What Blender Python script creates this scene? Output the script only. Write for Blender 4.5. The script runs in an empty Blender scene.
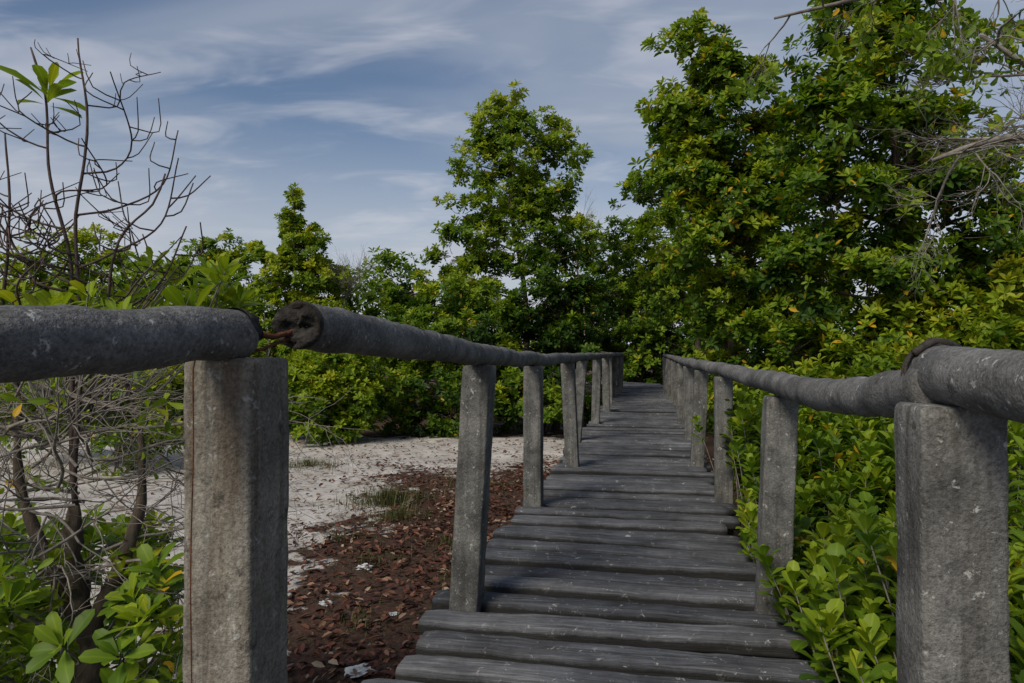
import bpy, math, random
import numpy as np
from mathutils import Vector
rng = np.random.default_rng(11)
random.seed(11)
scene = bpy.context.scene

# ------------------------------------------------------------------ helpers
def nrm(a):
    a = np.asarray(a, float)
    return a / np.maximum(np.linalg.norm(a, axis=-1, keepdims=True), 1e-9)

def sn(p, f, s=0.0):
    p = np.asarray(p, float) * f
    x, y, z = p[..., 0], p[..., 1], p[..., 2]
    return (np.sin(x*1.3+y*2.1+s)*np.cos(z*1.7-x*.9+s*2) + np.sin(y*2.9-z*2.3+s*3+x)*.5
            + np.sin(x*4.1+z*3.7-s)*np.cos(y*4.7+s)*.35) / 1.6

def make_mesh(name, verts, polys, mat=None, attrs=None, smooth=False, vec=None, parent=None):
    me = bpy.data.meshes.new(name)
    verts = np.asarray(verts, np.float32)
    me.vertices.add(len(verts)); me.vertices.foreach_set("co", verts.ravel())
    polys = [np.asarray(p, np.int32) for p in polys if len(p)]
    li = np.concatenate([p.ravel() for p in polys])
    tot = np.concatenate([np.full(len(p), p.shape[1], np.int32) for p in polys])
    st = np.concatenate([[0], np.cumsum(tot)[:-1]]).astype(np.int32)
    me.loops.add(len(li)); me.loops.foreach_set("vertex_index", li)
    me.polygons.add(len(tot)); me.polygons.foreach_set("loop_start", st)
    if smooth:
        me.polygons.foreach_set("use_smooth", np.ones(len(tot), bool))
    if mat: me.materials.append(mat)
    me.update(calc_edges=True)
    if attrs:
        for k, v in attrs.items():
            a = me.attributes.new(k, 'FLOAT', 'POINT'); a.data.foreach_set("value", np.asarray(v, np.float32))
    if vec:
        for k, v in vec.items():
            a = me.attributes.new(k, 'FLOAT_VECTOR', 'POINT'); a.data.foreach_set("vector", np.asarray(v, np.float32).ravel())
    ob = bpy.data.objects.new(name, me); scene.collection.objects.link(ob)
    if parent: ob.parent = parent
    return ob

def empty(name):
    e = bpy.data.objects.new(name, None); scene.collection.objects.link(e); e.empty_display_size = .2
    return e

class Sweep:
    """collects swept rings (tubes, posts, planks)"""
    def __init__(s): s.v=[]; s.q=[]; s.t=[]; s.n=0; s.pc=[]
    def rings(s, R, pc=None, cap=True):
        n, m, _ = R.shape
        s.v.append(R.reshape(-1, 3))
        b = s.n
        i = np.arange(n-1)[:, None]*m; j = np.arange(m)[None, :]; k = (j+1) % m
        s.q.append(np.stack([b+i+j, b+i+k, b+i+m+k, b+i+m+j], -1).reshape(-1, 4))
        if pc is not None: s.pc.append(pc.reshape(-1, 3))
        s.n += n*m
        if cap:
            for e, flip in ((0, True), (n-1, False)):
                c = R[e].mean(0); s.v.append(c[None]); 
                if pc is not None: s.pc.append(pc[e].mean(0)[None])
                jj = np.arange(m); kk = (jj+1) % m; o = b+e*m
                tri = np.stack([o+kk, o+jj, np.full(m, s.n)], -1) if flip else np.stack([o+jj, o+kk, np.full(m, s.n)], -1)
                s.t.append(tri); s.n += 1
    def tube(s, path, rad, sides=6, rough=0.0, rf=8.0, cap=True):
        path = np.asarray(path, float); rad = np.broadcast_to(rad, (len(path),))
        tg = nrm(np.gradient(path, axis=0))
        ref = np.array([0, 0, 1.]) if abs(tg[0][2]) < .8 else np.array([1., 0, 0])
        a = np.zeros_like(tg); cur = ref
        for i in range(len(tg)):
            cur = cur - tg[i]*np.dot(cur, tg[i]); cur = cur/np.linalg.norm(cur); a[i] = cur
        b = np.cross(tg, a)
        th = np.linspace(0, 2*np.pi, sides, endpoint=False)
        dirs = np.cos(th)[None, :, None]*a[:, None] + np.sin(th)[None, :, None]*b[:, None]
        R = path[:, None] + dirs*rad[:, None, None]
        if rough: 
            R = R + dirs*(sn(R, rf, 1.)+.5*sn(R, rf*3.1, 4.))[..., None]*rough
        s.rings(R, cap=cap)
    def build(s, name, mat, parent=None, smooth=True):
        vec = {"pc": np.concatenate(s.pc)} if s.pc else None
        return make_mesh(name, np.concatenate(s.v), [np.concatenate(s.q)] + ([np.concatenate(s.t)] if s.t else []), mat, smooth=smooth, parent=parent, vec=vec)

def curve_path(pts, step):
    """Catmull-Rom through pts"""
    P = np.asarray(pts, float); P = np.vstack([2*P[0]-P[1], P, 2*P[-1]-P[-2]])
    out = []
    for i in range(1, len(P)-2):
        L = np.linalg.norm(P[i+1]-P[i]); n = max(2, int(L/step))
        t = np.linspace(0, 1, n, endpoint=False)[:, None]
        out.append(.5*((2*P[i])+(-P[i-1]+P[i+1])*t+(2*P[i-1]-5*P[i]+4*P[i+1]-P[i+2])*t**2+(-P[i-1]+3*P[i]-3*P[i+1]+P[i+2])*t**3))
    out.append(P[-2][None])
    return np.concatenate(out)

def limb(S, p0, p1, r0, r1, bend=.15, n=6, sides=6):
    p0 = np.asarray(p0, float); p1 = np.asarray(p1, float); L = np.linalg.norm(p1-p0)
    c = (p0+p1)/2 + rng.normal(0, bend*.5, 3)*L + np.array([0, 0, -bend*.3*L])
    t = np.linspace(0, 1, n)[:, None]
    S.tube((1-t)**2*p0+2*t*(1-t)*c+t**2*p1, np.linspace(r0, r1, n), sides, cap=False)

# ------------------------------------------------------------------ leaves
def leaves_obj(name, P, D, N, L, W, tone, mat, parent=None, hi=False):
    side = nrm(np.cross(D, N)); N = np.cross(side, D)
    if hi:
        T = np.array([(0,0,0),(-.27,.32,.05),(0,.32,-.02),(.27,.32,.05),(-.5,.66,.1),(0,.66,-.02),(.5,.66,.1),(-.36,.9,.03),(0,.92,-.08),(.36,.9,.03),(0,1,-.13)])
        F3 = np.array([(0,2,1),(0,3,2),(7,8,10),(8,9,10)]); F4 = np.array([(1,2,5,4),(2,3,6,5),(4,5,8,7),(5,6,9,8)])
    else:
        T = np.array([(0,0,0),(-.4,.36,.12),(-.42,.75,.08),(0,1,-.1),(.42,.75,.08),(.4,.36,.12)])
        F3 = np.zeros((0,3),int); F4 = np.array([(0,3,2,1),(0,5,4,3)])
    n = len(P); m = len(T)
    V = (P[:, None] + D[:, None]*(L[:, None]*T[None, :, 1])[..., None] + side[:, None]*(W[:, None]*T[None, :, 0])[..., None]
         + N[:, None]*(W[:, None]*T[None, :, 2] - (L[:, None]*.18*T[None,:,1]**2))[..., None])
    off = (np.arange(n)*m)[:, None, None]
    polys = [(F4[None]+off).reshape(-1, 4)]
    if len(F3): polys.append((F3[None]+off).reshape(-1, 3))
    return make_mesh(name, V.reshape(-1, 3), polys, mat, attrs={"tone": np.repeat(tone, m), "across": np.tile(T[:, 0], n)}, smooth=hi, parent=parent)

YEL = .02
def rosettes(C, A, k, Lm, t0=.35, t1=1.35, wr=.42, tone=None):
    C = np.asarray(C, float); A = nrm(A); n = len(C)
    ref = np.where(np.abs(A[:, 2:3]) < .9, np.array([[0, 0, 1.]]), np.array([[1., 0, 0]]))
    U = nrm(np.cross(A, ref)); V = np.cross(A, U)
    j = np.arange(k)[None]
    az = j*2.39996 + rng.uniform(0, 6.28, (n, 1)) + rng.normal(0, .2, (n, k))
    tilt = t0+(t1-t0)*((k-1-j)/(k-1))**.8 + rng.normal(0, .14, (n, k))
    rad = np.cos(az)[..., None]*U[:, None]+np.sin(az)[..., None]*V[:, None]
    D = np.cos(tilt)[..., None]*A[:, None]+np.sin(tilt)[..., None]*rad
    Nn = np.sin(tilt)[..., None]*A[:, None]-np.cos(tilt)[..., None]*rad
    size = rng.uniform(.75, 1.25, (n, 1))
    L = Lm*size*rng.uniform(.8, 1.15, (n, k))*(.7+.3*(tilt-t0)/(t1-t0+.01)).clip(.5, 1)
    P = C[:, None] + A[:, None]*(-.25*Lm*(k-1-j)/(k-1))[..., None] + rad*.06*Lm
    if tone is None: tone = np.full(n, .45)
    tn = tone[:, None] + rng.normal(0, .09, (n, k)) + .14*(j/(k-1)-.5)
    tn = np.where(rng.random((n, k)) < YEL, .98+rng.random((n, k))*.15, np.minimum(tn, .9))
    W = L*wr*rng.uniform(.85, 1.15, (n, k))
    f = lambda a: a.reshape(-1, *a.shape[2:])
    return f(P), f(D), f(Nn), L.ravel(), W.ravel(), tn.ravel()

# ------------------------------------------------------------------ materials
def mat_base(name):
    m = bpy.data.materials.new(name); m.use_nodes = True
    nt = m.node_tree; nt.nodes.clear()
    out = nt.nodes.new("ShaderNodeOutputMaterial"); b = nt.nodes.new("ShaderNodeBsdfPrincipled")
    nt.links.new(b.outputs[0], out.inputs[0])
    return m, nt, b, out
def N_(nt, t, **kw):
    n = nt.nodes.new(t)
    for k, v in kw.items(): setattr(n, k, v)
    return n
def noise_(nt, vec, scale, detail=6, rough=.6, dist=0.):
    n = N_(nt, "ShaderNodeTexNoise"); n.inputs["Scale"].default_value = scale; n.inputs["Detail"].default_value = detail
    n.inputs["Roughness"].default_value = rough; n.inputs["Distortion"].default_value = dist
    nt.links.new(vec, n.inputs["Vector"]); return n.outputs["Fac"]
def mapv(nt, vec, sc, loc=(0,0,0)):
    m = N_(nt, "ShaderNodeMapping"); m.inputs["Scale"].default_value = sc; m.inputs["Location"].default_value = loc
    nt.links.new(vec, m.inputs["Vector"]); return m.outputs[0]
def ramp(nt, fac, stops, interp='LINEAR'):
    r = N_(nt, "ShaderNodeValToRGB"); r.color_ramp.interpolation = interp
    e = r.color_ramp.elements
    while len(e) < len(stops): e.new(.5)
    for el, (p, c) in zip(e, stops):
        el.position = p; el.color = (*c, 1) if len(c) == 3 else c
    nt.links.new(fac, r.inputs[0]); return r.outputs[0]
def g(v): return (v, v, v)
def mix(nt, fac, a, b, bt='MIX'):
    m = N_(nt, "ShaderNodeMix", data_type='RGBA', blend_type=bt)
    for sock, val in ((m.inputs[0], fac), (m.inputs[6], a), (m.inputs[7], b)):
        if isinstance(val, (int, float)): sock.default_value = val
        elif isinstance(val, tuple): sock.default_value = (*val, 1)
        else: nt.links.new(val, sock)
    return m.outputs[2]
def bump(nt, b, h, strength, dist=.01, prev=None):
    n = N_(nt, "ShaderNodeBump"); n.inputs["Strength"].default_value = strength; n.inputs["Distance"].default_value = dist
    nt.links.new(h, n.inputs["Height"])
    if prev is not None: nt.links.new(prev, n.inputs["Normal"])
    nt.links.new(n.outputs[0], b.inputs["Normal"]); return n.outputs[0]

def concrete(name, dark, light, stain=(.07,.055,.035), stain_amt=.5, speck=.5, streak=(22, 22, 1.3)):
    m, nt, b, _ = mat_base(name)
    co = N_(nt, "ShaderNodeTexCoord").outputs["Object"]
    c = mix(nt, ramp(nt, noise_(nt, co, 6, 6, .7), [(.36, g(0.)), (.64, g(1.))]), dark, light)
    st = ramp(nt, noise_(nt, mapv(nt, co, streak), 1.3, 5, .65, .4), [(.44, g(0.)), (.66, g(stain_amt))])
    c = mix(nt, st, c, stain)
    fine = ramp(nt, noise_(nt, co, 150, 3, .7), [(.3, g(.55)), (.7, g(1.3))])
    c = mix(nt, 1.0, c, fine, 'MULTIPLY')
    sp = ramp(nt, noise_(nt, co, 38, 4, .75, .3), [(.61, g(0.)), (.68, g(speck))])
    c = mix(nt, sp, c, (.42, .43, .42))
    dk = ramp(nt, noise_(nt, mapv(nt, co, (1, 1, 1), (7, 3, 1)), 24, 4, .75), [(.58, g(0.)), (.68, g(.7))])
    c = mix(nt, dk, c, (.03, .03, .026))
    nt.links.new(c, b.inputs["Base Color"]); b.inputs["Roughness"].default_value = .85
    b.inputs["Specular IOR Level"].default_value = .25
    p = bump(nt, b, noise_(nt, co, 16, 5, .7), .6, .014)
    bump(nt, b, noise_(nt, co, 120, 3, .75), .7, .004, p)
    return m

M_post = concrete("post_concrete", (.12,.115,.10), (.25,.235,.205), stain=(.09,.066,.042), stain_amt=.75)
M_post2 = concrete("post_concrete_dark", (.065,.066,.066), (.185,.185,.178), stain=(.042,.04,.035), stain_amt=.65, speck=.7)
M_rail = concrete("rail_concrete", (.075,.077,.08), (.20,.20,.20), stain=(.055,.052,.048), stain_amt=.5, speck=.8, streak=(9,2,9))

def plank_mat():
    m, nt, b, _ = mat_base("weathered_plank")
    a = N_(nt, "ShaderNodeAttribute", attribute_name="pc").outputs["Vector"]
    co = N_(nt, "ShaderNodeTexCoord").outputs["Object"]
    grain = noise_(nt, mapv(nt, a, (2.2, 46, 8)), 1.6, 7, .7, .8)
    c = ramp(nt, grain, [(.28, (.030,.032,.037)), (.5, (.09,.096,.108)), (.72, (.185,.193,.21))])
    sep = N_(nt, "ShaderNodeSeparateXYZ"); nt.links.new(a, sep.inputs[0])
    fl = N_(nt, "ShaderNodeMath", operation='FLOOR'); nt.links.new(sep.outputs[2], fl.inputs[0])
    wn = N_(nt, "ShaderNodeTexWhiteNoise", noise_dimensions='1D'); nt.links.new(fl.outputs[0], wn.inputs["W"])
    c = mix(nt, 1., c, ramp(nt, wn.outputs["Value"], [(0, (.65,.65,.67)), (1, (1.3,1.27,1.25))]), 'MULTIPLY')
    big = ramp(nt, noise_(nt, co, 3.5, 6, .7), [(.35, g(.6)), (.65, g(1.3))]); c = mix(nt, 1., c, big, 'MULTIPLY')
    d = ramp(nt, noise_(nt, co, 24, 5, .8, .6), [(.60, g(0.)), (.655, g(.8))])
    zone = ramp(nt, noise_(nt, mapv(nt, co, (1,1,1), (3,9,0)), 1.3, 3), [(.40, g(.25)), (.6, g(1.))])
    c = mix(nt, mix(nt, 1., d, zone, 'MULTIPLY'), c, (.5,.5,.49))
    # shade of the gaps painted into the board edge colour, broken by noise
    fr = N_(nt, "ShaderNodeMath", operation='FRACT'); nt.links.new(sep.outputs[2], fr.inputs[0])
    gap_shade = N_(nt, "ShaderNodeMath", operation='MULTIPLY_ADD'); nt.links.new(noise_(nt, co, 30, 4, .7), gap_shade.inputs[0]); gap_shade.inputs[1].default_value = .5; nt.links.new(fr.outputs[0], gap_shade.inputs[2])
    c = mix(nt, ramp(nt, gap_shade.outputs[0], [(.55, g(0.)), (.85, g(.85))]), c, (.022,.022,.020))
    nt.links.new(c, b.inputs["Base Color"]); b.inputs["Roughness"].default_value = .8; b.inputs["Specular IOR Level"].default_value = .2
    p = bump(nt, b, grain, .9, .01); bump(nt, b, noise_(nt, co, 90, 4, .7), .6, .004, p)
    return m
M_plank = plank_mat()

def simple(name, c0, c1, scale=20, rough=.8, bs=.5, stretch=(1,1,1)):
    m, nt, b, _ = mat_base(name); co = N_(nt, "ShaderNodeTexCoord").outputs["Object"]
    f = noise_(nt, mapv(nt, co, stretch), scale, 5, .7)
    nt.links.new(ramp(nt, f, [(.3, c0), (.7, c1)]), b.inputs["Base Color"]); b.inputs["Roughness"].default_value = rough
    b.inputs["Specular IOR Level"].default_value = .25
    bump(nt, b, f, bs, .01); return m
M_bark = simple("mangrove_bark", (.03,.023,.018), (.12,.095,.07), 30, .9, .9, (1,1,.3))
M_twig = simple("dry_twig", (.09,.08,.07), (.27,.245,.22), 30, .9, .5)
M_redtwig = simple("dark_twig", (.035,.025,.025), (.11,.08,.07), 30, .9, .5)
M_broken = simple("broken_concrete", (.004,.004,.004), (.055,.05,.045), 60, .95, 1.)
M_rust = simple("rusty_steel", (.04,.018,.01), (.16,.06,.03), 80, .8, .8)
M_wire = simple("binding_wire", (.015,.014,.013), (.06,.05,.045), 90, .6, .5)
M_plastic = simple("plastic_litter_mat", (.25,.28,.3), (.6,.62,.63), 12, .4, .3)

def leaf_mat(name, stops, tcol_gain=(1.5,1.55,.7), tf=.35):
    m, nt, b, out = mat_base(name)
    at = N_(nt, "ShaderNodeAttribute", attribute_name="tone").outputs["Fac"]
    c = ramp(nt, at, stops)
    ac = N_(nt, "ShaderNodeAttribute", attribute_name="across").outputs["Fac"]
    ab = N_(nt, "ShaderNodeMath", operation='ABSOLUTE'); nt.links.new(ac, ab.inputs[0])
    rib = ramp(nt, ab.outputs[0], [(0.0, (1.35,1.3,1.2)), (.09, g(1.)), (1, g(.95))])
    c = mix(nt, 1., c, rib, 'MULTIPLY')
    nt.links.new(c, b.inputs["Base Color"]); b.inputs["Roughness"].default_value = .5; b.inputs["Specular IOR Level"].default_value = .2
    t = N_(nt, "ShaderNodeBsdfTranslucent"); nt.links.new(mix(nt, 1., c, tcol_gain, 'MULTIPLY'), t.inputs[0])
    ms = N_(nt, "ShaderNodeMixShader"); ms.inputs[0].default_value = tf
    nt.links.new(b.outputs[0], ms.inputs[1]); nt.links.new(t.outputs[0], ms.inputs[2]); nt.links.new(ms.outputs[0], out.inputs[0])
    return m
G1 = [(0, (.014,.036,.007)), (.3, (.042,.092,.010)), (.55, (.115,.19,.013)), (.8, (.225,.295,.018)), (.95, (.33,.33,.02)), (1., (.48,.30,.02))]
M_leaf = leaf_mat("mangrove_leaf", G1)
M_litter = leaf_mat("dry_leaf", [(0,(.02,.010,.008)),(.4,(.075,.030,.021)),(.7,(.135,.055,.034)),(.9,(.21,.125,.08)),(1,(.32,.26,.19))], (1,1,1), .1)
M_grass = leaf_mat("grass_blade", [(0,(.03,.04,.012)),(.5,(.07,.085,.025)),(1,(.16,.14,.07))], tf=.3)

# ------------------------------------------------------------------ ground
def litter_mask(x, y):
    w = .35*np.sin(y*1.3+1)+.25*np.sin(y*2.9+x*2)
    left = (x + 2.15 + w*.6)/1.3
    far = (10.6 - y + .5*np.sin(x*1.7) + .3*np.sin(x*4.1))/2.6
    return np.clip(np.minimum(left, far), 0, 1)
def ground_z(x, y):
    p = np.stack([x, y, np.zeros_like(x)], -1)
    return -.6 + .035*sn(p, .6, 2.) + .012*sn(p, 2.7, 5.)
u = np.linspace(-1, 1, 321); ax = np.sign(u)*(np.abs(u)*14 + np.abs(u)**7*400)
X, Y = np.meshgrid(ax, ax+6); X = X.ravel(); Y = Y.ravel()
n = 321; i, j = np.meshgrid(np.arange(n-1), np.arange(n-1)); o = (j*n+i).ravel()
m, nt, b, _ = mat_base("sand_and_litter_ground")
co = N_(nt, "ShaderNodeTexCoord").outputs["Object"]
sand = mix(nt, ramp(nt, noise_(nt, co, 1.7, 6, .65), [(.35, g(0.)), (.65, g(1.))]), (.36,.34,.32), (.54,.52,.50))
sand = mix(nt, 1., sand, ramp(nt, noise_(nt, co, 60, 4, .7), [(.3, g(.75)), (.7, g(1.12))]), 'MULTIPLY')
deb = ramp(nt, noise_(nt, co, 5, 7, .8, .5), [(.52, g(0.)), (.62, g(.85))])
sand = mix(nt, deb, sand, (.12,.08,.055))
lit = mix(nt, ramp(nt, noise_(nt, co, 34, 6, .8), [(.35, g(0.)), (.66, g(1.))]), (.020,.013,.011), (.10,.058,.044))
lit = mix(nt, ramp(nt, noise_(nt, co, 5, 5, .7), [(.5, g(0.)), (.68, g(.6))]), lit, (.055,.055,.034))
at = N_(nt, "ShaderNodeAttribute", attribute_name="litter").outputs["Fac"]
ad = N_(nt, "ShaderNodeMath", operation='ADD'); nt.links.new(at, ad.inputs[0])
sb = N_(nt, "ShaderNodeMath", operation='MULTIPLY_ADD'); nt.links.new(noise_(nt, co, 2.6, 8, .72, .6), sb.inputs[0]); sb.inputs[1].default_value = 3.4; sb.inputs[2].default_value = -1.7
nt.links.new(sb.outputs[0], ad.inputs[1])
c = mix(nt, ramp(nt, ad.outputs[0], [(.36, g(0.)), (.50, g(1.))]), sand, lit)
nt.links.new(c, b.inputs["Base Color"]); b.inputs["Roughness"].default_value = .95; b.inputs["Specular IOR Level"].default_value = .1
p_ = bump(nt, b, noise_(nt, co, 10, 7, .7), .7, .03); bump(nt, b, noise_(nt, co, 70, 4, .8), .6, .008, p_)
lm = litter_mask(X, Y)
lm = np.maximum(lm, np.clip((Y-12.4)/1.5, 0, .8)); lm = np.maximum(lm, np.where(X > .2*Y-.9, 1, 0)*np.clip((Y+5)/3, 0, 1))
make_mesh("ground", np.stack([X, Y, ground_z(X, Y)], -1), [np.stack([o, o+1, o+n+1, o+n], -1)], m, attrs={"litter": lm}, smooth=True)

# leaf litter
def scatter(nn, x0, x1, y0, y1, dens):
    x = rng.uniform(x0, x1, nn); y = rng.uniform(y0, y1, nn); k = rng.random(nn) < dens(x, y); return x[k], y[k]
def clump(x, y): return np.clip(.75+.5*sn(np.stack([x, y, 0*x], -1), 2.3, 6.), .4, 1)
x, y = scatter(52000, -4.5, 3.0, 1.2, 12.5, lambda x, y: clump(x, y)*np.where((x < .2*y-.7), .10+.9*litter_mask(x, y), .25))
nn = len(x); az = rng.uniform(0, 6.28, nn); el = rng.normal(0, .25, nn)
D = np.stack([np.cos(az)*np.cos(el), np.sin(az)*np.cos(el), np.sin(el)], -1)
Nn = nrm(np.stack([rng.normal(0, .35, nn), rng.normal(0, .35, nn), np.ones(nn)], -1))
L = rng.uniform(.025, .08, nn)
leaves_obj("leaf_litter", np.stack([x, y, ground_z(x, y)+rng.uniform(.012, .04, nn)], -1), D, Nn, L, L*.5, np.clip(rng.beta(1.7, 1.9, nn)*1.08, 0, 1), M_litter)

# grass tufts
def grass(name, cx, cy, rad, nb, h):
    r = rad*np.abs(rng.normal(0, .5, nb)).clip(0, 1.2); a = rng.uniform(0, 6.28, nb)
    x = cx+r*np.cos(a)*1.3; y = cy+r*np.sin(a); hh = h*rng.uniform(.2, 1.1, nb)*(1-.5*(r/rad))
    az = rng.uniform(0, 6.28, nb); ln = rng.uniform(.1, 1.1, nb)
    d = np.stack([np.cos(az), np.sin(az), np.zeros(nb)], -1); s = np.stack([-np.sin(az), np.cos(az), np.zeros(nb)], -1)*.003
    P = np.stack([x, y, ground_z(x, y)], -1); up = np.array([0, 0, 1.])
    m1 = P+up*(hh*.6)[:, None]+d*(hh*ln*.3)[:, None]; tp = P+up*hh[:, None]*.95+d*(hh*ln)[:, None]
    V = np.stack([P-s, P+s, m1+s*.8, m1-s*.8, tp], 1).reshape(-1, 3); o = (np.arange(nb)*5)[:, None]
    t = rng.random(nb)
    make_mesh(name, V, [o+np.array([0, 1, 2, 3]), o+np.array([3, 2, 4])], M_grass, attrs={"tone": np.repeat(t, 5), "across": np.full(nb*5, .4)})
for cx, cy, r, nb, h in [(-1.35,7.4,.5,750,.24),(-1.1,6.7,.4,400,.16),(-2.9,9.7,.7,600,.14),(-1.1,5.3,.45,200,.09),(-.55,5.8,.4,170,.1),(-.9,4.1,.4,130,.08),(-.5,8.2,.7,400,.14),(-3.3,8.3,.5,120,.1),(-.4,4.9,.4,150,.09),(-1.5,5.9,.4,160,.1)]:
    grass("grass_tuft", cx, cy, r, nb, h)

# crumpled plastic litter
import bmesh
for cx, cy, s in [(-1.11,5.17,.045),(-1.2,4.42,.032),(-.78,3.5,.055),(-.73,4.25,.022),(-1.5,4.6,.018)]:
    bm = bmesh.new(); bmesh.ops.create_icosphere(bm, subdivisions=3, radius=1)
    sd = random.random()*50
    for v in bm.verts:
        k = 1+.5*float(sn(np.array(v.co), 3.1, sd))+.3*float(sn(np.array(v.co), 8, sd))
        v.co = Vector((v.co.x*s*k*1.3, v.co.y*s*k, max(v.co.z*s*k*.4, -s*.2)))
    me = bpy.data.meshes.new("plastic_litter"); bm.to_mesh(me); bm.free(); me.materials.append(M_plastic)
    ob = bpy.data.objects.new("plastic_litter", me); scene.collection.objects.link(ob)
    ob.location = (cx, cy, float(ground_z(np.array(cx), np.array(cy)))+s*.25); ob.rotation_euler = (0, 0, random.random()*6)

# ------------------------------------------------------------------ boardwalk
UD = nrm(np.array([.2, 1., 0])); VD = np.array([UD[1], -UD[0], 0])
def ctr(y): return .2*y-.16
def rrect(w, h, r, k=3):
    pts = []
    for cx, cy, a0 in ((w/2-r, h/2-r, 0), (-w/2+r, h/2-r, 90), (-w/2+r, -h/2+r, 180), (w/2-r, -h/2+r, 270)):
        for i in range(k+1):
            a = math.radians(a0+90*i/k); pts.append((cx+r*math.cos(a), cy+r*math.sin(a)))
    return np.array(pts)

walk = empty("boardwalk")
S = Sweep()
def plank(c, ud, vd, half_l, half_r, idx):
    w = .140*rng.uniform(.9, 1.08); pr = rrect(w, .066, .024, 4)
    yaw = rng.normal(0, .011); ud2 = ud*math.cos(yaw)+vd*math.sin(yaw); vd2 = vd*math.cos(yaw)-ud*math.sin(yaw)
    t = np.linspace(-half_l, half_r, 34); z0 = rng.normal(0, .008); tilt = rng.normal(0, .005); ph = rng.uniform(0, 50)
    R = c + vd2*t[:, None, None] + ud2*pr[None, :, :1] + np.array([0, 0, 1.])*(pr[None, :, 1:]-.033+z0+tilt*t[:, None, None])
    taper = np.ones(len(t)); taper[0] = taper[-1] = .85
    cc = c + vd2*t[:, None] + np.array([0, 0, -.033+z0])
    R = cc[:, None]+(R-cc[:, None])*taper[:, None, None]
    nz = sn(R+ph, 5, ph)*.005+sn(R+ph, 19, ph)*.0035
    R[..., 2] += nz; R += ud2*(sn(R+ph, 3.5, ph+2)*.007+sn(R+ph, 14, ph+1)*.004)[..., None]
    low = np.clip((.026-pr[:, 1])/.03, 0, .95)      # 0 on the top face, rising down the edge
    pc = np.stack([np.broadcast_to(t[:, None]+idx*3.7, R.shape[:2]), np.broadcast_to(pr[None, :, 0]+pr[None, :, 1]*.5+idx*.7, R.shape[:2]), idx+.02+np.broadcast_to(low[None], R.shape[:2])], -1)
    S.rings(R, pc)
s = -.8; idx = 0
while s < 20.6:
    c = np.array([ctr(s), s, 0.])
    plank(c, UD, VD, .70+rng.normal(0, .03), .70+rng.normal(0, .03), idx); s += .200*rng.uniform(.97, 1.03); idx += 1
# the walk turns left at its far end
U2 = nrm(np.array([-.55, .83, 0])); V2 = np.array([U2[1], -U2[0], 0]); c0 = np.array([ctr(20.9), 20.9, 0])
for k in range(36):
    plank(c0+U2*.193*k, U2, V2, .7, .7, idx); idx += 1
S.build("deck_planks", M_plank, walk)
B = Sweep()
for off in (-.5, .5):
    P = np.array([[ctr(y)+off, y, -.148] for y in np.linspace(-.9, 20.8, 40)])
    pr = rrect(.09, .13, .012, 2)
    R = P[:, None]+VD*pr[None, :, :1]+np.array([0, 0, 1.])*pr[None, :, 1:]
    B.rings(R)
B.build("support_beams", M_post2, walk)

def post(S, x, y, ztop, lean=(0, 0), w=.125, seed=0., zb=-.72, ud=UD, vd=VD):
    zs = np.concatenate([np.linspace(zb, ztop-.012, 60), [ztop-.004, ztop]])
    pr = rrect(w, w, .008, 2)
    q = []
    for i in range(len(pr)):
        a, b_ = pr[i], pr[(i+1) % len(pr)]; n_ = 4 if np.linalg.norm(b_-a) > .03 else 1
        for k in range(n_): q.append(a+(b_-a)*k/n_)
    pr = np.array(q)
    sc = np.ones(len(zs)); sc[-1] = .9; sc[-2] = .97
    t = (zs-ztop)/1.0
    cx = x+lean[0]*t; cy = y+lean[1]*t
    C = np.stack([cx, cy, zs], -1)
    d = (vd*pr[:, :1]+ud*pr[:, 1:])
    R = C[:, None]+d[None]*sc[:, None, None]
    R = R+nrm(d)[None]*(sn(R, 9, seed)*.0022+sn(R, 33, seed)*.0014-.006*np.clip(sn(R, 21, seed+3)-.6, 0, 1))[..., None]
    S.rings(R)

# left railing -----------------------------------------------------
lr = empty("boardwalk_railing")
Lposts = [(-.452,1.13,1.037,(0.0,0),.120,M_post),(-.135,2.86,.985,(.055,0),.12,M_post2),(.145,4.62,.94,(0,0),.12,M_post2)]
y = 6.15
z = .93
while y < 20.3:
    Lposts.append((.2*y-.75+rng.normal(0, .02), y, z, (rng.normal(0, .03), 0), .118, M_post2)); z = max(z-.006, .86); y += 1.7+rng.normal(0, .12)
for i, (x, yy, zt, ln, w, mt) in enumerate(Lposts):
    P_ = Sweep(); post(P_, x, yy, zt, ln, w, seed=i*3.1); P_.build("post_%d" % (i+1), mt, lr)
def rail(name, pts, r, parent, step=.035, rough=.0035):
    S_ = Sweep(); path = curve_path(pts, step)
    path = path+np.stack([sn(path, 1.4, 9.)*.008, 0*path[:, 0], sn(path, 1.9, 2.)*.009], -1)*np.clip((path[:, 1:2]-1.5), 0, 1)
    rad = r*(1+.04*sn(path, 2.3, 3.)+.025*sn(path, 9, 1.)); rad[0] *= .93; rad[-1] *= .93
    S_.tube(path, rad, 24, rough, 11.); return S_.build(name, M_rail, parent)
rail("rail_near", [(-.90,-.35,1.035),(-.73,.2,1.04),(-.562,.73,1.055),(-.447,1.115,1.078)], .0415, lr, .02)
pts = [(-.374,1.21,1.094),(-.26,2.0,1.066),(-.135,2.86,1.032),(.145,4.62,.988)]+[(p[0], p[1], p[2]+.045) for p in Lposts[3:]]
rail("rail_far", pts, .0445, lr, .03)
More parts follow.
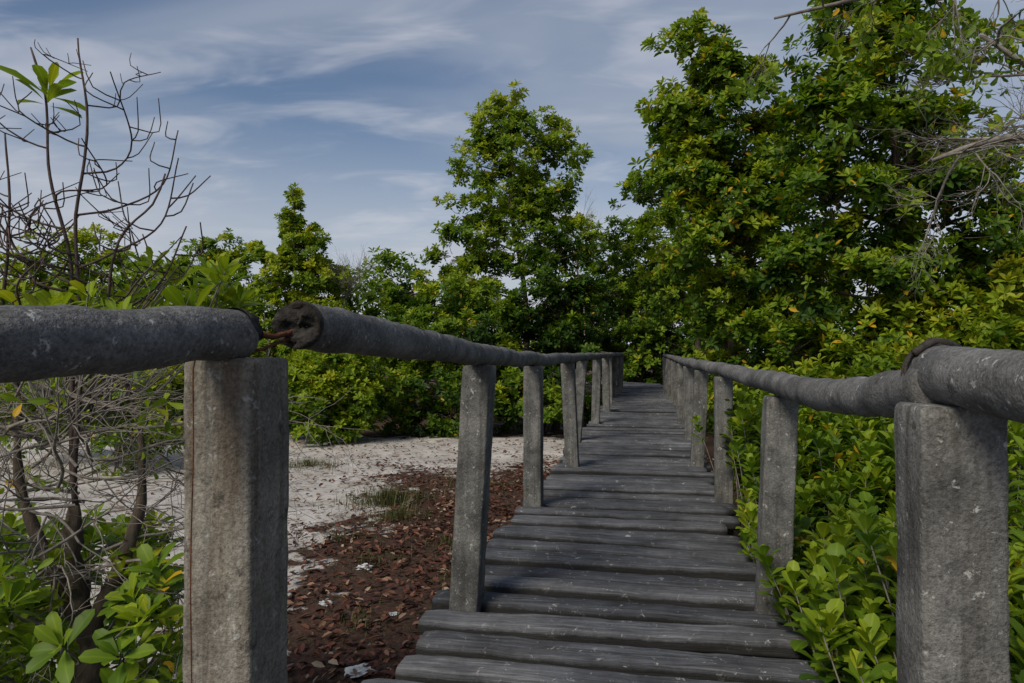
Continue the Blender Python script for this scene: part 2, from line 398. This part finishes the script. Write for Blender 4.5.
# ragged broken end
def ragged(name, c, axis, r, parent, mat=M_broken, seed=1.):
    ax_ = nrm(np.array(axis, float)); a = nrm(np.cross(ax_, [0, 0, 1.])); bb = np.cross(a, ax_)
    rr = np.linspace(.001, 1, 9); th = np.linspace(0, 2*np.pi, 28, endpoint=False)
    R = []
    for q in rr:
        ring = np.array(c)+(np.cos(th)[:, None]*a+np.sin(th)[:, None]*bb)*r*q
        ring = ring+ax_*(.007*q*np.sin(th*3+seed)+.007*sn(ring, 90, seed)+.006*sn(ring, 230, seed)-.008*(1-q))[:, None]
        R.append(ring)
    back = np.array(c)+(np.cos(th)[:, None]*a+np.sin(th)[:, None]*bb)*r*1.01-ax_*.016
    R.append(back)
    s_ = Sweep(); s_.rings(np.array(R), cap=False); return s_.build(name, mat, parent, smooth=False)
ragged("broken_rail_end", (-.377,1.194,1.0944), (-.14,-.98,.03), .0428, lr)
ragged("broken_rail_end_near", (-.4455,1.12,1.0785), (.3,.94,.03), .040, lr)
s_ = Sweep()
s_.tube(curve_path([(-.46,1.09,1.082),(-.43,1.14,1.080),(-.41,1.17,1.073),(-.375,1.225,1.088)], .006), .005, 8, .001, 90)
s_.tube(curve_path([(-.45,1.10,1.06),(-.425,1.14,1.050),(-.405,1.178,1.062),(-.375,1.22,1.075)], .006), .0028, 6)
s_.build("reinforcing_bars", M_rust, lr)
s_ = Sweep()   # loose wire hanging down the post
s_.tube(curve_path([(-.487,1.062,1.045),(-.494,1.0585,1.02),(-.492,1.0565,.9),(-.495,1.056,.7),(-.491,1.0565,.4),(-.494,1.056,.0)], .03), .0011, 5)
s_.build("tie_wire", M_rust, lr)

# right railing -----------------------------------------------------
rr_ = empty("boardwalk_railing")
Rposts = [(.740,1.16,.957,(0,0),.128),(1.085,2.76,.862,(.045,0),.12),(1.50,4.85,.86,(.0,0),.12),(1.72,6.2,.865,(.05,0),.118)]
y = 7.9; z = .86
while y < 20.3:
    Rposts.append((.2*y+.48+rng.normal(0, .02), y, z, (rng.normal(0, .04), 0), .118)); z = max(z-.003, .83); y += 1.7+rng.normal(0, .12)
for i, (x, yy, zt, ln, w) in enumerate(Rposts):
    P_ = Sweep(); post(P_, x, yy, zt, ln, w, seed=40+i*2.7); P_.build("post_%d" % (i+1), M_post2, rr_)
rail("rail_near", [(.40,-.6,.985),(.50,-.1,.99),(.71,.95,1.0),(.777,1.25,1.008)], .050, rr_, .02, .0035)
pts = [(.748,1.19,.99),(.785,1.38,.962),(.845,1.68,.936),(.95,2.15,.914),(1.085,2.76,.912),(1.29,3.8,.908),(1.50,4.85,.91)]+[(p[0], p[1], p[2]+.046) for p in Rposts[3:]]
rail("rail_far", pts, .0465, rr_, .03, .0035)
ragged("broken_rail_end", (.779,1.261,1.008), (.2,.98,.02), .049, rr_, M_broken, 4.)
s_ = Sweep()
for k, (py, rr0) in enumerate([(1.235,.053),(1.25,.054)]):
    c = np.array([.2*py+.522, py, 1.003]); th = np.linspace(0, 2*np.pi, 30)
    a = nrm(np.array([.98, -.2+.08*k, .1*k-.1])); bb = np.array([0, 0, 1.])
    s_.tube(c+np.cos(th)[:, None]*a*rr0+np.sin(th)[:, None]*bb*(rr0+.003), .0035, 6, .001, 60, cap=False)
s_.build("binding_wire", M_wire, rr_)
s_ = Sweep()
c = np.array([.757,1.235,1.055]); 
s_.tube(curve_path([c+(-.03,0,-.012), c+(-.005,0,.006), c+(.03,.01,.008), c+(.06,.02,-.002)], .01), .008, 8, .003, 70)
s_.build("binding_knot", M_wire, rr_)

# ------------------------------------------------------------------ trees
def crown_tree(name, base, lobes, trunk_r=.09, sub=14, ros=14, k=8, leaf=.10, subr=.26, tone=.45, tvar=.12, trunkmat=None, shell=.3, wr=.5):
    e = empty(name); S = Sweep(); trunkmat = trunkmat or M_bark
    lob = [np.array(l, float) for l in lobes]
    zt = max(l[2] for l in lob); top = max(lob, key=lambda l: l[2])
    bz = float(ground_z(np.array(float(base[0])), np.array(float(base[1]))))-.05
    mid = np.array([base[0]*.6+top[0]*.4+rng.normal(0, .12), base[1]*.6+top[1]*.4, bz+(zt-bz)*.4])
    mid2 = np.array([base[0]*.3+top[0]*.7+rng.normal(0, .12), base[1]*.3+top[1]*.7, bz+(zt-bz)*.7])
    tp = curve_path([(base[0], base[1], bz), mid, mid2, top[:3]], .25)
    S.tube(tp, np.linspace(trunk_r, trunk_r*.22, len(tp)), 9, trunk_r*.08, 6)
    for a in rng.uniform(0, 6.28, 5):
        r = rng.uniform(.25, .6); h = rng.uniform(.3, .7)
        S.tube(curve_path([(base[0], base[1], bz+h), (base[0]+.6*r*math.cos(a), base[1]+.6*r*math.sin(a), bz+h*.8), (base[0]+r*math.cos(a), base[1]+r*math.sin(a), bz-.05)], .1), trunk_r*.25, 5)
    C = []; A = []; TN = []
    for l in lob:
        c = l[:3]; r = l[3]; rz = l[4] if len(l) > 4 else l[3]
        dist = np.linalg.norm(tp-c, axis=1)+np.where(tp[:, 2] > c[2]-.2*r, 2., 0)
        i0 = int(np.argmin(dist)); 
        limb(S, tp[i0], c, trunk_r*.34, trunk_r*.12, .2, 7, 6)
        ns = max(4, int(sub*(r/.8)**2)); ltone = rng.normal(0, tvar*.5)
        for _ in range(ns):
            d = nrm(rng.normal(0, 1, 3)); q = rng.uniform(shell, 1.0)**.6
            sc = c+d*np.array([r, r, rz])*q
            if sc[2] < bz+.1: continue
            limb(S, c+(sc-c)*.15, sc, trunk_r*.09, trunk_r*.04, .2, 4, 4)
            nr = int(ros*rng.uniform(.6, 1.4)); rs = subr*rng.uniform(.7, 1.25)
            dd = nrm(rng.normal(0, 1, (nr, 3)))*(rng.random((nr, 1))**.4)*rs*np.array([1, 1, .75])
            pts = sc+dd
            ok = pts[:, 2] > bz+.05; pts = pts[ok]; dd = dd[ok]
            C.append(pts); A.append(nrm(dd/rs*.7+d*.35+np.array([0, 0, .75])+rng.normal(0, .25, dd.shape)))
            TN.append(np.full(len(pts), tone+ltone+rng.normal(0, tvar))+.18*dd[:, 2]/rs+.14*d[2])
    S.build("trunk_and_limbs", trunkmat, e)
    C = np.concatenate(C); A = np.concatenate(A); TN = np.concatenate(TN)
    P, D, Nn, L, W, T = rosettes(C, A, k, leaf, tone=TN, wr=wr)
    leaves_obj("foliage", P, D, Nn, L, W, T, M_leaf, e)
    return e, tp

# right tall trees
YEL = .028
crown_tree("mangrove_tree", (3.4,10.2), [(2.65,10,5.35,.6),(3.0,10,4.75,.8),(2.4,9.9,4.45,.55),(3.45,10,4.3,.85),(2.55,9.9,3.6,.7),(3.2,9.8,3.4,.85),(3.9,10,3.9,.75),
    (4.2,10.2,3.1,.85),(2.45,9.8,2.75,.6),(3.3,9.7,2.5,.85),(4.3,10,2.1,.8),(3.1,9.9,1.75,.65),(3.7,9.8,1.3,.8),(3.6,9.8,.5,.8),(4.5,9.8,.6,.8)],
    trunk_r=.085, sub=26, ros=17, leaf=.115, tone=.55, tvar=.12)
crown_tree("mangrove_tree", (4.6,8.2), [(4.1,8,4.75,.62),(4.65,8,4.3,.75),(3.75,8,4.1,.5),(3.85,8,3.55,.7),(5.25,8.2,3.5,.65),(4.55,7.9,3.2,.8),(3.7,7.9,2.75,.7),(5.7,8.2,2.75,.75),
    (5.0,7.9,2.35,.8),(4.1,7.8,2.1,.75),(3.35,8,1.9,.5),(6.3,8,2.1,.85),(5.6,7.8,1.6,.8),(3.3,8.1,1.0,.6),(4.2,7.8,1.1,.8),(5.0,7.7,1.0,.8),(6.0,7.8,.9,.8),(6.9,8,1.2,.9),(4.5,8.,5.2,.5),(3.95,8,5.2,.4)],
    trunk_r=.09, sub=26, ros=17, leaf=.11, tone=.50, tvar=.12)
YEL = .012
# trees beside and over the far end of the walk
crown_tree("mangrove_tree", (4.7,17.2), [(3.5,17,4.9,.8),(4.2,17,5.6,.9),(2.9,17.3,3.9,.7),(3.7,17,3.7,.9),(4.6,17,4.3,1.),(3.0,17.5,2.9,.6),(4.1,17,2.6,.9),(4.9,17,2.6,1.),(5.0,16.8,1.2,.9),(4.8,16.6,.1,.8)],
    trunk_r=.1, sub=14, ros=12, leaf=.14, tone=.48)
crown_tree("mangrove_tree", (3.9,13.6), [(3.9,13.5,1.1,.8),(4.4,13.4,2.2,.9),(3.9,13.2,.2,.7),(4.8,13.4,.9,.9),(3.7,13.6,2.9,.7),(4.6,13.5,3.6,1.)], trunk_r=.08, sub=17, ros=13, leaf=.13, tone=.45)
crown_tree("mangrove_tree", (5.6,24.2), [(4.6,24,2.2,1.1),(5.6,24,3.6,1.3),(3.6,24.5,3.2,1.1),(4.8,24,.6,1.1),(6.4,24,1.6,1.4),(2.6,25,2.2,1.2),(3.2,25.2,4.4,1.),(1.6,24.8,1.5,1.1)], trunk_r=.12, sub=14, ros=12, leaf=.17, tone=.36, subr=.34)
crown_tree("mangrove_tree", (4.4,28.5), [(4.4,28,2.6,1.3),(3.4,28,1.2,1.3),(5.2,28,1.0,1.3),(4.2,28,.3,1.2),(3.2,28.2,3.0,1.1),(5.6,28,3.0,1.3),(2.4,28.4,1.8,1.2),(6.2,27.6,.6,1.2)], trunk_r=.12, sub=15, ros=12, leaf=.19, tone=.36, subr=.36)
# centre tall tree
crown_tree("mangrove_tree", (.3,15.2), [(-.05,15,6.3,.6),(-.5,15,5.8,.65),(.6,15,5.9,.65),(1.2,15,5.4,.55),(.1,15,5.3,.8),(-.8,15,5.15,.6),(1.1,15,4.6,.6),(-.2,15,4.45,.8),(.6,15,4.3,.7),(-1.1,15,4.0,.55),
    (-.5,15,3.5,.8),(.5,15,3.4,.85),(-1.3,15,3.1,.6),(1.35,15,3.5,.6),(-.9,15,2.5,.7)], trunk_r=.08, sub=28, ros=13, leaf=.115, tone=.64, tvar=.1, subr=.25)
crown_tree("mangrove_tree", (.9,14.3), [(.9,14.2,2.9,.7),(.6,14,2.1,.9),(1.2,14.2,1.9,.75),(.2,14,1.1,.9),(1.0,14,.9,.9),(1.1,13.8,.0,.7),(.2,13.8,.0,.9)], trunk_r=.09, sub=22, ros=14, leaf=.125, tone=.2, tvar=.07)
crown_tree("mangrove_bush", (-1.,13.6), [(-2.3,13.5,.35,.75),(-1.5,13.4,.95,.85),(-.7,13.4,1.45,.75),(-.9,13.2,.2,.8),(-.1,13.3,.5,.8),(-2.2,13.8,1.35,.6),(-1.5,13.8,1.85,.55),(-1.7,13.2,.0,.7),(-.2,13.6,2.0,.6),(-.9,13.8,2.2,.5),(-2.6,13.2,-.2,.6),(-.4,12.9,-.2,.6),(.5,12.9,.0,.6)],
    trunk_r=.06, sub=22, ros=14, leaf=.12, tone=.44, tvar=.15)
crown_tree("mangrove_bush", (-3.3,12.4), [(-3.4,12.3,.75,.55),(-3.5,12.2,.25,.75),(-2.95,12.2,.1,.65),(-3.0,12.3,.6,.5),(-3.8,12.3,.1,.6),(-3.3,12.1,-.2,.7)], trunk_r=.05, sub=30, ros=15, leaf=.12, tone=.55, tvar=.08)
# left middle distance
crown_tree("mangrove_tree", (-5.0,16), [(-5.12,16,4.6,.12,.25),(-5.15,16,4.25,.3,.3),(-5.12,16,3.85,.5,.35),(-4.8,16,3.4,.75,.4),(-5.5,16,3.2,.65,.4),(-4.5,16,2.85,.8,.45),(-5.4,16,2.6,.8),(-4.4,16,2.1,.8),(-5.0,16,1.7,.9),(-5.6,15.8,1.0,.9),(-4.4,15.6,.9,.9),(-5,15.4,.2,1.)], trunk_r=.07, sub=28, ros=13, leaf=.12, tone=.64, subr=.19)
crown_tree("mangrove_tree", (-7.3,17), [(-7.2,17,3.55,.6),(-6.6,17,3.0,.75),(-7.8,17,3.1,.75),(-7.2,16.8,2.3,1.),(-6.4,16.6,1.6,1.),(-8.1,16.6,1.8,1.),(-7.2,16.4,.5,1.),(-6.2,16.4,.3,.9),(-8.2,16.4,.3,.9)], trunk_r=.07, sub=20, ros=13, leaf=.13, tone=.6)
crown_tree("mangrove_tree", (-9.2,15), [(-8.2,15,2.8,.65),(-9.,15,3.35,.65),(-9.8,15,2.9,.9),(-8.8,15,2.2,.9),(-10.5,15,2.3,.9),(-9.6,14.8,1.2,1.),(-8.3,14.8,1.2,.9),(-11.2,15,1.5,1.),(-9,14.6,.2,.9),(-10.4,14.6,.2,.9)], trunk_r=.07, sub=18, ros=12, leaf=.13, tone=.6)
crown_tree("mangrove_bush", (-5.2,9.4), [(-4.9,9.3,.35,.5),(-5.5,9.5,.3,.6),(-6.2,9.7,.4,.7),(-5.1,9.2,-.1,.5),(-6.9,9.8,.4,.7)], trunk_r=.05, sub=26, ros=13, leaf=.12, tone=.68)
crown_tree("mangrove_tree", (-2.9,18.5), [(-2.6,18.5,2.6,.8),(-3.5,18.5,2.2,.9),(-1.7,18.5,2.3,.8),(-2.6,18.3,1.3,1.1),(-3.8,18.3,1.,1.),(-1.2,18.3,1.2,1.)], trunk_r=.08, sub=15, ros=12, leaf=.15, tone=.52)

# dense thicket under the right trees and at the right of the walk
crown_tree("mangrove_thicket", (3.6,6.6), [(2.75,6.8,.45,.55),(3.4,6.6,.55,.65),(4.2,6.5,.55,.7),(5.0,6.4,.6,.8),(2.45,5.6,.15,.5),(3.1,5.4,.25,.6),(3.9,5.2,.3,.65),(4.7,5.2,.4,.7),(5.8,6.2,.7,.8),(2.9,8.4,.3,.5),(3.0,7.6,.2,.6),(5.6,5.,.4,.7)],
    trunk_r=.05, sub=32, ros=13, leaf=.10, tone=.54, tvar=.14, subr=.2)
# distant tree mass behind everything
lob = []
for xx in np.arange(-26, 27, 1.7):
    yy = 25+rng.normal(0, 1.2)-.004*xx*xx; h = 1.9+1.3*abs(math.sin(xx*.37))+rng.normal(0, .3)+(1.2 if xx > 4 else 0)
    if -.8 < xx < 4: yy += 4
    lob += [(xx, yy, h, 1.2, 1.0), (xx+.6, yy-.6, h*.35, 1.4, 1.2)]
crown_tree("distant_trees", (0,26), lob, trunk_r=.1, sub=9, ros=9, k=7, leaf=.22, tone=.46, subr=.5)

# ------------------------------------------------------------------ shrub seedlings at right foreground
def sapling_mass(name, regions, nst, leaf, tone):
    e = empty(name); S = Sweep(); P_=[]; D_=[]; N__=[]; L_=[]; W_=[]; T_=[]
    for _ in range(nst):
        x, y, zt = regions()
        z0 = float(ground_z(np.array(x), np.array(y))); h = zt-z0
        lean = rng.normal(0, .12, 2); top = np.array([x+lean[0], y+lean[1], zt])
        c = np.array([x+lean[0]*.3, y+lean[1]*.3, z0+h*.5])
        t = np.linspace(0, 1, 6)[:, None]; path = (1-t)**2*np.array([x, y, z0])+2*t*(1-t)*c+t**2*top
        S.tube(path, np.linspace(.005, .0025, 6), 5, cap=False)
        st = rng.normal(tone, .12); nl = int(rng.integers(7, 12)); a0 = rng.uniform(0, 6.28)
        for k in range(nl):
            dz = .020*k*rng.uniform(.9, 1.2); p = top-np.array([0, 0, dz])-np.array([lean[0], lean[1], 0])*dz/h
            for q in (0, 1):
                az = a0+k*1.57+q*math.pi+rng.normal(0, .3); ti = min(.3+.14*k, 1.3)+rng.normal(0, .16)
                D = np.array([math.sin(ti)*math.cos(az), math.sin(ti)*math.sin(az), math.cos(ti)])
                Nn = np.array([-math.cos(ti)*math.cos(az), -math.cos(ti)*math.sin(az), math.sin(ti)])
                P_.append(p); D_.append(D); N__.append(Nn)
                l = leaf*rng.uniform(.7, 1.2)*(.6 if k == 0 else 1); L_.append(l); W_.append(l*rng.uniform(.5, .66))
                T_.append(min(.88, st+rng.normal(0, .08)-.026*k) if rng.random() > .012 else 1.02)
    S.build("stems", M_twig, e)
    leaves_obj("foliage", np.array(P_), np.array(D_), np.array(N__), np.array(L_), np.array(W_), np.array(T_), M_leaf, e, hi=True)
def reg_right():
    while True:
        y = rng.uniform(1.2, 5.4); x = .2*y+.66+abs(rng.normal(0, 1.))*(.9)
        if rng.random() < .35: x = .2*y+.68+rng.uniform(0, .5)
        if x > .2*y+3.2: continue
        zt = .16+.09*(y-1.3)+.13*math.sin(x*3+y*2)+rng.normal(0, .06)+min((x-.2*y-.66)*.2, .34)
        if x < .2*y+.85 and y < 2.6: zt -= .12
        if rng.random() < .45: zt -= rng.uniform(.1, .42)
        return x, y, max(min(zt, .74), -.38)
sapling_mass("mangrove_seedlings", reg_right, 1500, .083, .64)

# ------------------------------------------------------------------ bare branch growth
def grow(S, p, d, L, r, lvl, maxl, trop, spread, tips, nch=(2, 4), side=5, shrink=.68):
    n = 7; pts = [np.array(p, float)]; dd = nrm(d)
    for i in range(n-1):
        dd = nrm(dd+rng.normal(0, .12, 3)+np.array([0, 0, trop])*(.5 if lvl == 0 else 1))
        pts.append(pts[-1]+dd*L/(n-1))
    pts = np.array(pts); rad = np.linspace(r, r*.65, n)
    S.tube(pts, rad, side if lvl > 0 else 7, cap=(lvl == maxl))
    if lvl == maxl: tips.append((pts[-1], dd)); return
    for k in range(int(rng.integers(*nch))+1):
        i = int(rng.integers(2, n)) if k else n-1
        tg = nrm(pts[i]-pts[i-1]); s_ = nrm(np.cross(tg, rng.normal(0, 1, 3)))
        a = spread*rng.uniform(.6, 1.2) if k else spread*.3
        grow(S, pts[i], tg*math.cos(a)+s_*math.sin(a), L*shrink*rng.uniform(.75, 1.2), rad[i]*.8, lvl+1, maxl, trop, spread, tips, nch, side, shrink)

# left foreground shrub: twisted trunk, half-dead crown with upswept bare stems
e = empty("mangrove_shrub"); S = Sweep(); S2 = Sweep(); ST = Sweep(); ttan = []
tr = curve_path([(-1.30,2.2,-.65),(-1.37,2.2,-.2),(-1.33,2.18,.05),(-1.40,2.2,.3),(-1.42,2.22,.55)], .03)
S.tube(tr, np.linspace(.078, .018, len(tr)), 16, .014, 14)
tr2 = curve_path([(-1.36,2.19,.12),(-1.27,2.2,.32),(-1.22,2.25,.55),(-1.25,2.3,.8)], .04); S.tube(tr2, np.linspace(.032, .008, len(tr2)), 9, .003, 18)
tr3 = curve_path([(-1.38,2.2,.2),(-1.5,2.2,.4),(-1.62,2.25,.62),(-1.66,2.3,.9)], .04); S.tube(tr3, np.linspace(.026, .008, len(tr3)), 9, .003, 18)
def stem(pts, r0, r1, twigs):
    p = curve_path(pts, .04); p = p+np.stack([sn(p, 6, 3)*.008, 0*p[:, 0], 0*p[:, 0]], -1); S2.tube(p, np.linspace(r0, r1, len(p)), 7, .0008, 40)
    for f, sd, ln in twigs:
        i = int(f*(len(p)-1)); q = p[i]; r = (r0+(r1-r0)*f)*.7
        w = curve_path([q, q+np.array([sd*.30*ln, rng.normal(0, .05), .10*ln]), q+np.array([sd*.62*ln, rng.normal(0, .08), .36*ln]), q+np.array([sd*.80*ln, rng.normal(0, .1), .85*ln])], .03)
        S2.tube(w, np.linspace(r, r*.5, len(w)), 6)
        for _ in range(6):
            k = int(rng.uniform(.2, .95)*(len(w)-1)); l2 = ln*rng.uniform(.25, .5); s3 = sd if rng.random() < .6 else -sd
            w2 = curve_path([w[k], w[k]+np.array([s3*.35*l2, rng.normal(0, .05), .12*l2]), w[k]+np.array([s3*.6*l2, rng.normal(0, .06), .8*l2])], .03)
            S2.tube(w2, np.linspace(r*.65, r*.45, len(w2)), 5)
stem([(-1.42,2.22,.55),(-1.43,2.22,1.0),(-1.44,2.22,1.35),(-1.50,2.2,1.65),(-1.51,2.2,1.88),(-1.56,2.2,2.03)], .010, .003, [(.5,-1,.3),(.55,-1,.28),(.7,1,.2),(.62,-1,.5),(.85,1,.12),(.8,-1,.2)])
stem([(-1.42,2.22,.6),(-1.40,2.22,1.05),(-1.42,2.22,1.4),(-1.38,2.2,1.75),(-1.40,2.2,2.06)], .010, .0028, [(.4,1,.38),(.5,1,.42),(.45,-1,.3),(.55,-1,.25),(.62,1,.36),(.72,1,.28),(.78,-1,.2),(.86,1,.2),(.93,-1,.1)])
stem([(-1.25,2.3,.8),(-1.33,2.25,1.15),(-1.27,2.2,1.4),(-1.16,2.2,1.52),(-1.12,2.2,1.62)], .008, .0028, [(.5,1,.22),(.6,-1,.3),(.7,1,.14),(.4,1,.26),(.8,-1,.12),(.55,-1,.25)])
stem([(-1.66,2.3,.9),(-1.68,2.25,1.2),(-1.62,2.2,1.5),(-1.64,2.2,1.75)], .008, .0028, [(.4,-1,.3),(.6,1,.22),(.75,-1,.2),(.3,1,.3)])
for _ in range(30):
    z = rng.uniform(.3, .85); q = (-1.44+rng.normal(0, .14), 2.22+rng.normal(0, .08), z); a = rng.uniform(0, 6.28)
    grow(ST, q, (math.cos(a), .5*math.sin(a), rng.normal(.05, .35)), .26, .0055, 0, 3, -.02, .9, ttan, (2, 4), 4, .8)
S.build("trunk", M_bark, e); S2.build("bare_branches", M_redtwig, e); ST.build("dry_twigs", M_twig, e)
C = []; A = []
def addr(x, y, z, ax=(0, 0, 1)): C.append((x, y, z)); A.append(ax)
addr(-1.50,2.2,1.90); addr(-1.505,2.2,1.87)
for _ in range(30): addr(rng.uniform(-1.95, -1.2), rng.uniform(2.1, 2.6), rng.uniform(1.12, 1.23), (rng.normal(0,.3), rng.normal(0,.3), 1))
for _ in range(16): addr(rng.uniform(-1.35, -1.02), rng.uniform(2.2, 2.8), rng.uniform(1.16, 1.36), (rng.normal(0,.3), rng.normal(0,.3), 1))
C1 = np.array(C); A1 = np.array(A, float)
n_ = 640
ys = rng.uniform(1.7, 3.0, n_); xs = ys*rng.uniform(-.85, -.49, n_); zs = rng.uniform(-.55, .45, n_)
zs = np.minimum(zs, 1.05-.27*ys+rng.normal(0, .07, n_))
ok = (np.abs(xs/ys+.615) > .04) | (ys > 2.25)
C2 = np.stack([xs, ys, zs], -1)[ok]; A2 = np.stack([rng.normal(0, .35, ok.sum()), rng.normal(-.1, .35, ok.sum()), np.ones(ok.sum())], -1)
r1 = rosettes(C1, A1, 9, .115, .3, 1.25, .36, np.full(len(C1), .70)); r2 = rosettes(C2, A2, 8, .082, .3, 1.3, .48, rng.normal(.58, .12, len(C2)))
tt = np.array([t[0] for t in ttan]); td = np.array([t[1] for t in ttan]); sel = (rng.random(len(tt)) < .06) & (tt[:, 0]/tt[:, 1] < -.5)
r3 = rosettes(tt[sel], td[sel], 4, .06, .3, 1.2, .42, rng.normal(.6, .1, sel.sum()))
R_ = [np.concatenate(q) for q in zip(r1, r2, r3)]
leaves_obj("foliage", *R_, M_leaf, e, hi=True)
S3 = Sweep()
for c in C2[::3]: limb(S3, (c[0]*.5-1.36*.5, c[1]*.5+1.1, c[2]-.15), c, .005, .003, .2, 5, 4)
for c in C1[2:]: limb(S3, (-1.45+rng.normal(0,.08), 2.25, .85), c, .005, .003, .25, 6, 5)
S3.build("leafy_twigs", M_twig, e)

# overhanging tree at the right: trunk outside the view, grey limbs reaching over the thicket
e = empty("overhanging_tree"); S = Sweep()
tk = curve_path([(4.6,4.4,-.65),(4.5,4.4,.6),(4.35,4.3,1.8),(4.45,4.3,3.0),(4.2,4.3,3.8)], .15); S.tube(tk, np.linspace(.1, .04, len(tk)), 10, .008, 8)
l1 = curve_path([(4.37,4.3,1.9),(3.7,4.25,2.1),(3.25,4.2,2.35),(2.9,4.2,2.33),(2.6,4.2,2.22)], .1); S.tube(l1, np.linspace(.045, .014, len(l1)), 8, .003, 12)
l2 = curve_path([(4.4,4.3,2.4),(3.8,4.2,2.62),(3.3,4.2,2.75),(2.9,4.2,3.0)], .1); S.tube(l2, np.linspace(.035, .012, len(l2)), 8)
l3 = curve_path([(4.4,4.3,3.1),(3.7,4.2,3.35),(3.0,4.2,3.4),(2.3,4.3,3.3),(1.7,4.4,3.2)], .1); S.tube(l3, np.linspace(.04, .008, len(l3)), 8)
bt = []
for l, idxs in ((l1, (4, 6, 8, 10, 12, 14, 16, 18)), (l2, (5, 8, 11, 14))):
    for i in idxs:
        i = min(i, len(l)-1)
        grow(S, l[i], (-.6+rng.normal(0, .35), rng.normal(0, .4), rng.normal(.2, .5)), .34, .010, 0, 4, .01, .6, bt, (1, 4), 4, .75)
lt = []
for i in range(6, len(l3), 2):
    grow(S, l3[i], (-.3+rng.normal(0, .4), rng.normal(0, .5), rng.normal(-.2, .4)), .26, .007, 0, 3, -.02, .6, lt, (1, 4), 4, .75)
S.build("trunk_and_limbs", M_twig, e)
tt = np.array([t[0] for t in lt]); td = np.array([t[1] for t in lt])+np.array([0, 0, .4])
b2 = np.array([t[0] for t in bt]); bd = np.array([t[1] for t in bt]); sel = rng.random(len(b2)) < .04
s1 = rng.random(len(tt)) < .8
tt = tt[s1]; td = td[s1]
R_ = rosettes(np.vstack([tt, b2[sel]]), np.vstack([td, bd[sel]]), 6, .08, .3, 1.3, .4, rng.normal(.55, .12, len(tt)+sel.sum()))
leaves_obj("foliage", *R_, M_leaf, e, hi=True)

# bare grey sapling crowns in the distance
for (x, y, z0, h) in [(-3.9,16,-.6,3.6),(2.2,21.5,-.6,6.4)]:
    S = Sweep(); tp_ = []
    p = curve_path([(x, y, z0), (x+.1, y, z0+h*.4), (x-.1, y, z0+h*.6)], .3); S.tube(p, np.linspace(.04, .025, len(p)), 6)
    for _ in range(3): grow(S, p[-1], (rng.normal(0, .4), rng.normal(0, .3), 1), h*.2, .018, 0, 4, .04, .5, tp_, (2, 4), 4, .7)
    S.build("bare_tree", M_twig)

# ------------------------------------------------------------------ sky, sun, camera
SUN_EL, SUN_ROT = 42, 218
w = bpy.data.worlds.new("World"); scene.world = w; w.use_nodes = True; nt = w.node_tree; nt.nodes.clear()
out = N_(nt, "ShaderNodeOutputWorld"); bg = N_(nt, "ShaderNodeBackground"); bg.inputs[1].default_value = .145
sky = N_(nt, "ShaderNodeTexSky", sky_type='NISHITA'); sky.sun_disc = False
sky.sun_elevation = math.radians(SUN_EL); sky.sun_rotation = math.radians(SUN_ROT); sky.air_density = 1.0; sky.dust_density = 1.5; sky.ozone_density = 1.5
tc = N_(nt, "ShaderNodeTexCoord").outputs["Generated"]
sp = N_(nt, "ShaderNodeSeparateXYZ"); nt.links.new(tc, sp.inputs[0])
den = N_(nt, "ShaderNodeMath", operation='ADD'); nt.links.new(sp.outputs[2], den.inputs[0]); den.inputs[1].default_value = .22
mx = N_(nt, "ShaderNodeMath", operation='MAXIMUM'); nt.links.new(den.outputs[0], mx.inputs[0]); mx.inputs[1].default_value = .05
dv = N_(nt, "ShaderNodeVectorMath", operation='DIVIDE'); nt.links.new(tc, dv.inputs[0])
cb = N_(nt, "ShaderNodeCombineXYZ"); [nt.links.new(mx.outputs[0], cb.inputs[i]) for i in range(3)]; nt.links.new(cb.outputs[0], dv.inputs[1])
v = mapv(nt, dv.outputs[0], (.7, 1.5, .3), (5.3, .2, 0))
n1 = noise_(nt, v, 1.1, 4, .5, .35)
n2 = noise_(nt, mapv(nt, dv.outputs[0], (1.0, 2.6, .4), (4, 2, 1)), 2.2, 4, .55, .5)
cl = ramp(nt, n1, [(.34, g(.1)), (.68, g(.8))], 'EASE')
cl2 = ramp(nt, n2, [(.46, g(0.)), (.75, g(.5))], 'EASE')
sk = mix(nt, 1., sky.outputs[0], (.50,.55,.60), 'MULTIPLY')
c = mix(nt, cl, sk, (2.4,2.75,3.4)); c = mix(nt, cl2, c, (4.1,4.2,4.6))
hz = ramp(nt, sp.outputs[2], [(0., g(.8)), (.12, g(.5)), (.34, g(0.))], 'EASE')
c = mix(nt, hz, c, (4.3,4.35,4.6))
nt.links.new(c, bg.inputs[0]); nt.links.new(bg.outputs[0], out.inputs[0])

sl = bpy.data.lights.new("sun", 'SUN'); sl.energy = 3.3; sl.angle = math.radians(20); sl.color = (1, .90, .74)
so = bpy.data.objects.new("sun", sl); scene.collection.objects.link(so)
el, ro = math.radians(SUN_EL), math.radians(SUN_ROT)
sd = Vector((math.sin(ro)*math.cos(el), math.cos(ro)*math.cos(el), math.sin(el)))
so.rotation_euler = sd.to_track_quat('Z', 'Y').to_euler()

cam = bpy.data.cameras.new("camera"); cam.lens = 24; cam.sensor_width = 36; cam.clip_start = .02; cam.clip_end = 2000
co_ = bpy.data.objects.new("camera", cam); scene.collection.objects.link(co_)
co_.location = (0, 0, 1.05); co_.rotation_euler = (math.radians(90.71), 0, 0); scene.camera = co_
scene.view_settings.view_transform = 'Standard'; scene.view_settings.look = 'None'; scene.view_settings.exposure = 0
